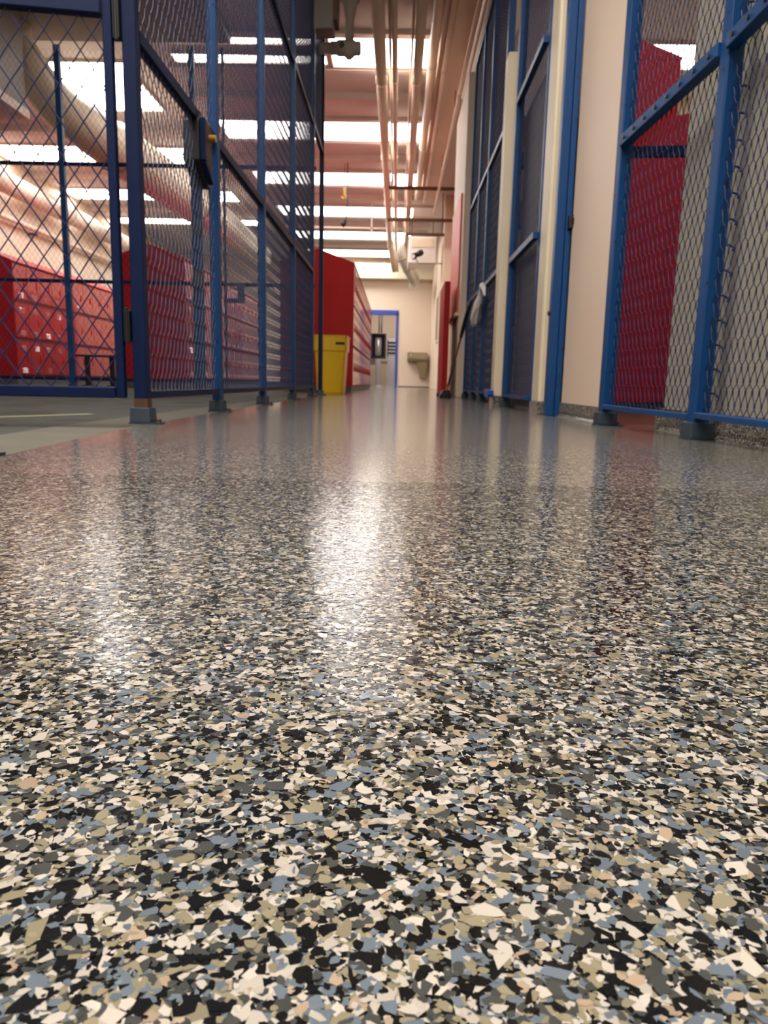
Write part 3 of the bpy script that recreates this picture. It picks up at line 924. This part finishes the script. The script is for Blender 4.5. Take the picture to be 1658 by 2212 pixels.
# ------------------------------------------------------------------ right side: near fence
F1 = [(.737, 2.645), (.803, 2.0), (.822, 1.36)]
rf = thing('mesh_fence', 'nearest blue mesh fence on the right, in front of the grey wall', 'fence', (.8, 2.0, 0))
for i, (x, y) in enumerate(F1):
    post(rf, x, y, 2.3, .042, M['blue'], ang=.1)
for i in range(2):
    (xa, ya), (xb, yb) = F1[i], F1[i + 1]
    tt = Vector((xb - xa, yb - ya, 0)).normalized() * .022
    A, B = (xa + tt.x, ya + tt.y), (xb - tt.x, yb - tt.y)
    za, zb = (.93, .965) if i == 0 else (.965, .985)
    obj('bottom_rail', MB().bar((A[0] - .012, A[1], .066), (B[0] - .012, B[1], .06), .022, .016), M['blue'], rf, bevel=.002)
    r1 = obj('middle_rail', MB().bar((A[0] - .012, A[1], za), (B[0] - .012, B[1], zb), .034, .034), M['blue'], rf, bevel=.002)
    obj('upper_rail', MB().bar((A[0], A[1], 2.26), (B[0], B[1], 2.26), .03, .03), M['blue'], rf)
    mesh_part(rf, A, B, .07, .95, .031, .056, .0013, M['darkwire'], crimp=.0045)
    mesh_part(rf, A, B, .98, 2.24, .031, .056, .0013, M['darkwire'], crimp=.0045)
    rv = None
    for k2 in range(8):
        u = (k2 + .5) / 8
        x, y, z = A[0] + (B[0] - A[0]) * u - .03, A[1] + (B[1] - A[1]) * u, za + (zb - za) * u
        if rv is None:
            rv, q0 = obj('rivet', MB().tube([(x, y, z), (x - .004, y, z)], .006, 6), M['black'], r1), (x, y, z)
        else:
            copy_part(rv, r1, (x - q0[0], y - q0[1], z - q0[2]))
# clips that tie the mesh to the middle post
cl = MB()
for z in np.arange(.12, 1.3, .062):
    if abs(z - .965) > .04:
        cl.tube([(.822, 1.985, z + .004), (.83, 1.974, z + .002), (.836, 1.962, z - .006), (.832, 1.955, z - .014)], .0028, 5)
o = obj('mesh_clip', cl, M['shadeblue'], rf)
o['kind'] = 'stuff'

ip = thing('mesh_partition', 'blue rail and post inside the right locker room, crossing the red lockers', 'fence', (1.4, 3.6, 0))
obj('cross_rail', MB().bar((.92, 3.5, 1.15), (1.9, 3.5, 1.185), .04, .04), M['shadeblue'], ip)
obj('post', MB().box(.925, .965, 3.48, 3.52, 0, 2.6), M['shadeblue'], ip)
obj('post', MB().box(1.88, 1.92, 3.48, 3.52, 0, 2.6), M['shadeblue'], ip)
obj('cross_rail', MB().bar((.92, 3.5, 2.58), (1.9, 3.5, 2.58), .04, .04), M['shadeblue'], ip)

# door jamb post with latch, glossy pilaster
jp = thing('door_post', 'blue steel post with black latch between the tan wall and the glossy cream pilaster', 'post', (.70, 3.41, 0))
obj('post', MB().box(.672, .712, 3.385, 3.435, 0, 3.0), M['blue'], jp, bevel=.004)
obj('stop_flange', MB().box(.712, .735, 3.375, 3.42, 0, 3.0), M['blue'], jp, bevel=.003)
obj('latch', MB().box(.718, .748, 3.34, 3.38, .80, .855).box(.73, .742, 3.325, 3.345, .815, .84), M['black'], jp, bevel=.003)
obj('bolt_head', MB().tube([(.66, 3.4, .45), (.672, 3.4, .45)], .01, 8), M['black'], jp)
pl = thing('cream_pilaster', 'tall glossy cream pilaster left of the blue latch post', 'pilaster', (.71, 3.68, 0))
obj('shaft', MB().box(.675, .75, 3.60, 3.78, .05, 2.95), M['gloss'], pl, bevel=.014)
obj('plinth', MB().box(.67, .76, 3.595, 3.785, 0, .06), M['flake'], pl, bevel=.004)

# middle and far right fences
rm = thing('mesh_fence', 'dark-backed blue mesh fence bay right of the short cream pilaster', 'fence', (.67, 4.2, 0))
RX = .67
post(rm, RX, 4.63, 2.95, .045, M['blue'])
post(rm, RX + .02, 3.81, 2.95, .035, M['blue'], foot=False)
for z, hh in ((.07, .018), (.86, .03), (1.74, .03), (2.93, .03)):
    obj('cross_rail', MB().bar((RX - .008, 3.82, z), (RX - .008, 4.61, z), .03, hh), M['blue'], rm)
for (za, zb) in ((.075, .845), (.875, 1.725), (1.755, 2.92)):
    mesh_part(rm, (RX, 3.82), (RX, 4.61), za, zb, .044, .066, .0009, M['darkwire'], crimp=.004)
obj('backing_sheet', MB().box(.71, .722, 3.8, 4.63, .055, 1.68), M['charcoal'], rm)
sl = MB()
rf2 = thing('mesh_fence', 'farthest blue mesh fence on the right, with a white bag tied to it', 'fence', (.66, 6.1, 0))
for y in (5.05, 5.85, 6.5, 7.22):
    post(rf2, .655, y, 2.96, .042, M['blue'])
Ys = (5.05, 5.85, 6.5, 7.22)
for i in range(3):
    ya, yb = Ys[i] + .02, Ys[i + 1] - .02
    for z, hh in ((.075, .018), (.87, .03), (1.72, .03), (2.94, .03)):
        obj('cross_rail', MB().bar((.648, ya, z), (.648, yb, z), .028, hh), M['blue'], rf2)
    for (za, zb) in ((.08, .855), (.885, 1.705), (1.735, 2.93)):
        mesh_part(rf2, (.655, ya), (.655, yb), za, zb, .046, .066, .0014)
sp2 = thing('cream_pilaster', 'short cream pilaster ending partway up between two right fence bays', 'pilaster', (.66, 4.88, 0))
obj('shaft', MB().box(.615, .70, 4.80, 4.94, .06, 2.08), M['gloss'], sp2, bevel=.008)
obj('plinth', MB().box(.612, .70, 4.79, 4.95, 0, .06), M['flake'], sp2)
bk = thing('blue_bracket', 'small bright blue bracket at the foot of the short cream pilaster', 'bracket', (.6, 4.85, .05))
obj('bracket', MB().box(.575, .612, 4.76, 4.95, .055, .10).box(.575, .60, 4.72, 4.76, .07, .10), M['doorblue'], bk, bevel=.004)

# storage behind the far fence
sh = thing('storage_shelf', 'storage shelf behind the far right mesh fence', 'shelf', (.9, 5.4, 0))
for z in (.5, .92, 1.3, 1.62):
    obj('shelf_board', MB().box(.715, .885, 5.12, 5.8, z, z + .02), M['greywall'], sh)
for (x, y) in ((.73, 5.105), (.73, 5.815), (.87, 5.105), (.87, 5.815)):
    obj('upright', MB().box(x - .015, x + .015, y - .015, y + .015, 0.0, 1.9), M['charcoal'], sh)
ob = thing('cardboard_box', 'orange cardboard box on the top of the storage shelf', 'box', (.85, 5.4, 1.64))
obj('carton', MB().box(.72, .88, 5.2, 5.7, 1.641, 1.86), M['orange'], ob, bevel=.004)
obj('tape', MB().box(.719, .881, 5.43, 5.48, 1.641, 1.862), M['tan'], ob)
for j, (y, z) in enumerate([(5.3, 1.32), (5.55, 1.32), (5.3, .94), (5.55, .94)]):
    t = thing('white_jug', 'white plastic jug behind the far fence, ' + ['front one on the upper shelf', 'rear one on the upper shelf', 'front one on the lower shelf', 'rear one on the lower shelf'][j], 'jug', (.80, y, z), 'white jugs on the storage shelf')
    obj('bottle', MB().tube([(.80, y, z), (.80, y, z + .18), (.80, y, z + .22), (.80, y, z + .23)], [.068, .068, .03, .03], 14), M['whiteplastic'], t, smooth=True)
    obj('cap', MB().tube([(.80, y, z + .23), (.80, y, z + .255)], .032, 10), M['doorblue'], t)

# white bag tied on the fence
wb = thing('plastic_bag', 'crumpled white plastic bag tied to the far right fence', 'bag', (.62, 5.75, .72))
rings = []
random.seed(9)
for i, (z, ry, rx, cy) in enumerate([(.585, .03, .012, 6.02), (.60, .12, .024, 6.0), (.65, .17, .034, 5.95), (.70, .16, .034, 5.88), (.745, .12, .026, 5.80), (.785, .08, .018, 5.72), (.81, .05, .014, 5.66), (.82, .02, .01, 5.64)]):
    ring = []
    for kk in range(12):
        a = 2 * math.pi * kk / 12
        j = 1 + random.uniform(-.22, .22)
        ring.append((.597 + rx * math.cos(a) * j, cy + ry * math.sin(a) * j, z + random.uniform(-.008, .008)))
    rings.append(ring)
obj('bag_body', MB().loft(rings), M['white'], wb)
obj('tied_tail', MB().tube([(.60, 5.64, .815), (.60, 5.56, .835), (.60, 5.48, .81), (.60, 5.40, .75)], [.014, .024, .018, .006], 8), M['white'], wb)

# broom leaning on the fence
br = thing('push_broom', 'broom with dark handle and black head leaning on the far right fence', 'broom', (.45, 7.0, 0))
p, q = Vector((.462, 7.03, .05)), Vector((.614, 6.58, .84))
e1 = p.lerp(q, .08)
e2 = p.lerp(q, .62)
obj('handle', MB().tube([e1, e2], .0105, 8), M['brown'], br, smooth=True)
obj('grip', MB().tube([e2, p.lerp(q, .7), p.lerp(q, .92), q], [.014, .018, .018, .014], 10), M['black'], br, smooth=True)
obj('ferrule', MB().tube([p, e1], .014, 8), M['orange'], br)
obj('brush_head', MB().loft([rect(.452, 7.02, .05, .07, 0.0, .02), rect(.452, 7.02, .055, .075, .03, .02), rect(.458, 7.02, .03, .05, .075, .015)]), M['black'], br)

# red board and red panel on the pier
rb = thing('notice_board', 'red notice board on the cream pier beyond the far right fence', 'board', (.58, 7.9, 1.3))
obj('board', MB().box(.568, .583, 7.5, 8.6, .82, 1.93), M['redboard'], rb)
obj('ledge', MB().box(.55, .583, 7.45, 8.6, .79, .82), M['cream'], rb)
rp = thing('red_panel', 'narrow dark red upright panel behind the broom', 'panel', (.48, 7.6, 0))
obj('panel', MB().box(.448, .505, 7.6, 8.4, .03, 1.13), M['redside'], rp, bevel=.004)
obj('foot', MB().box(.44, .515, 7.62, 7.72, 0, .03), M['black'], rp)
obj('foot', MB().box(.44, .515, 8.25, 8.35, 0, .03), M['black'], rp)
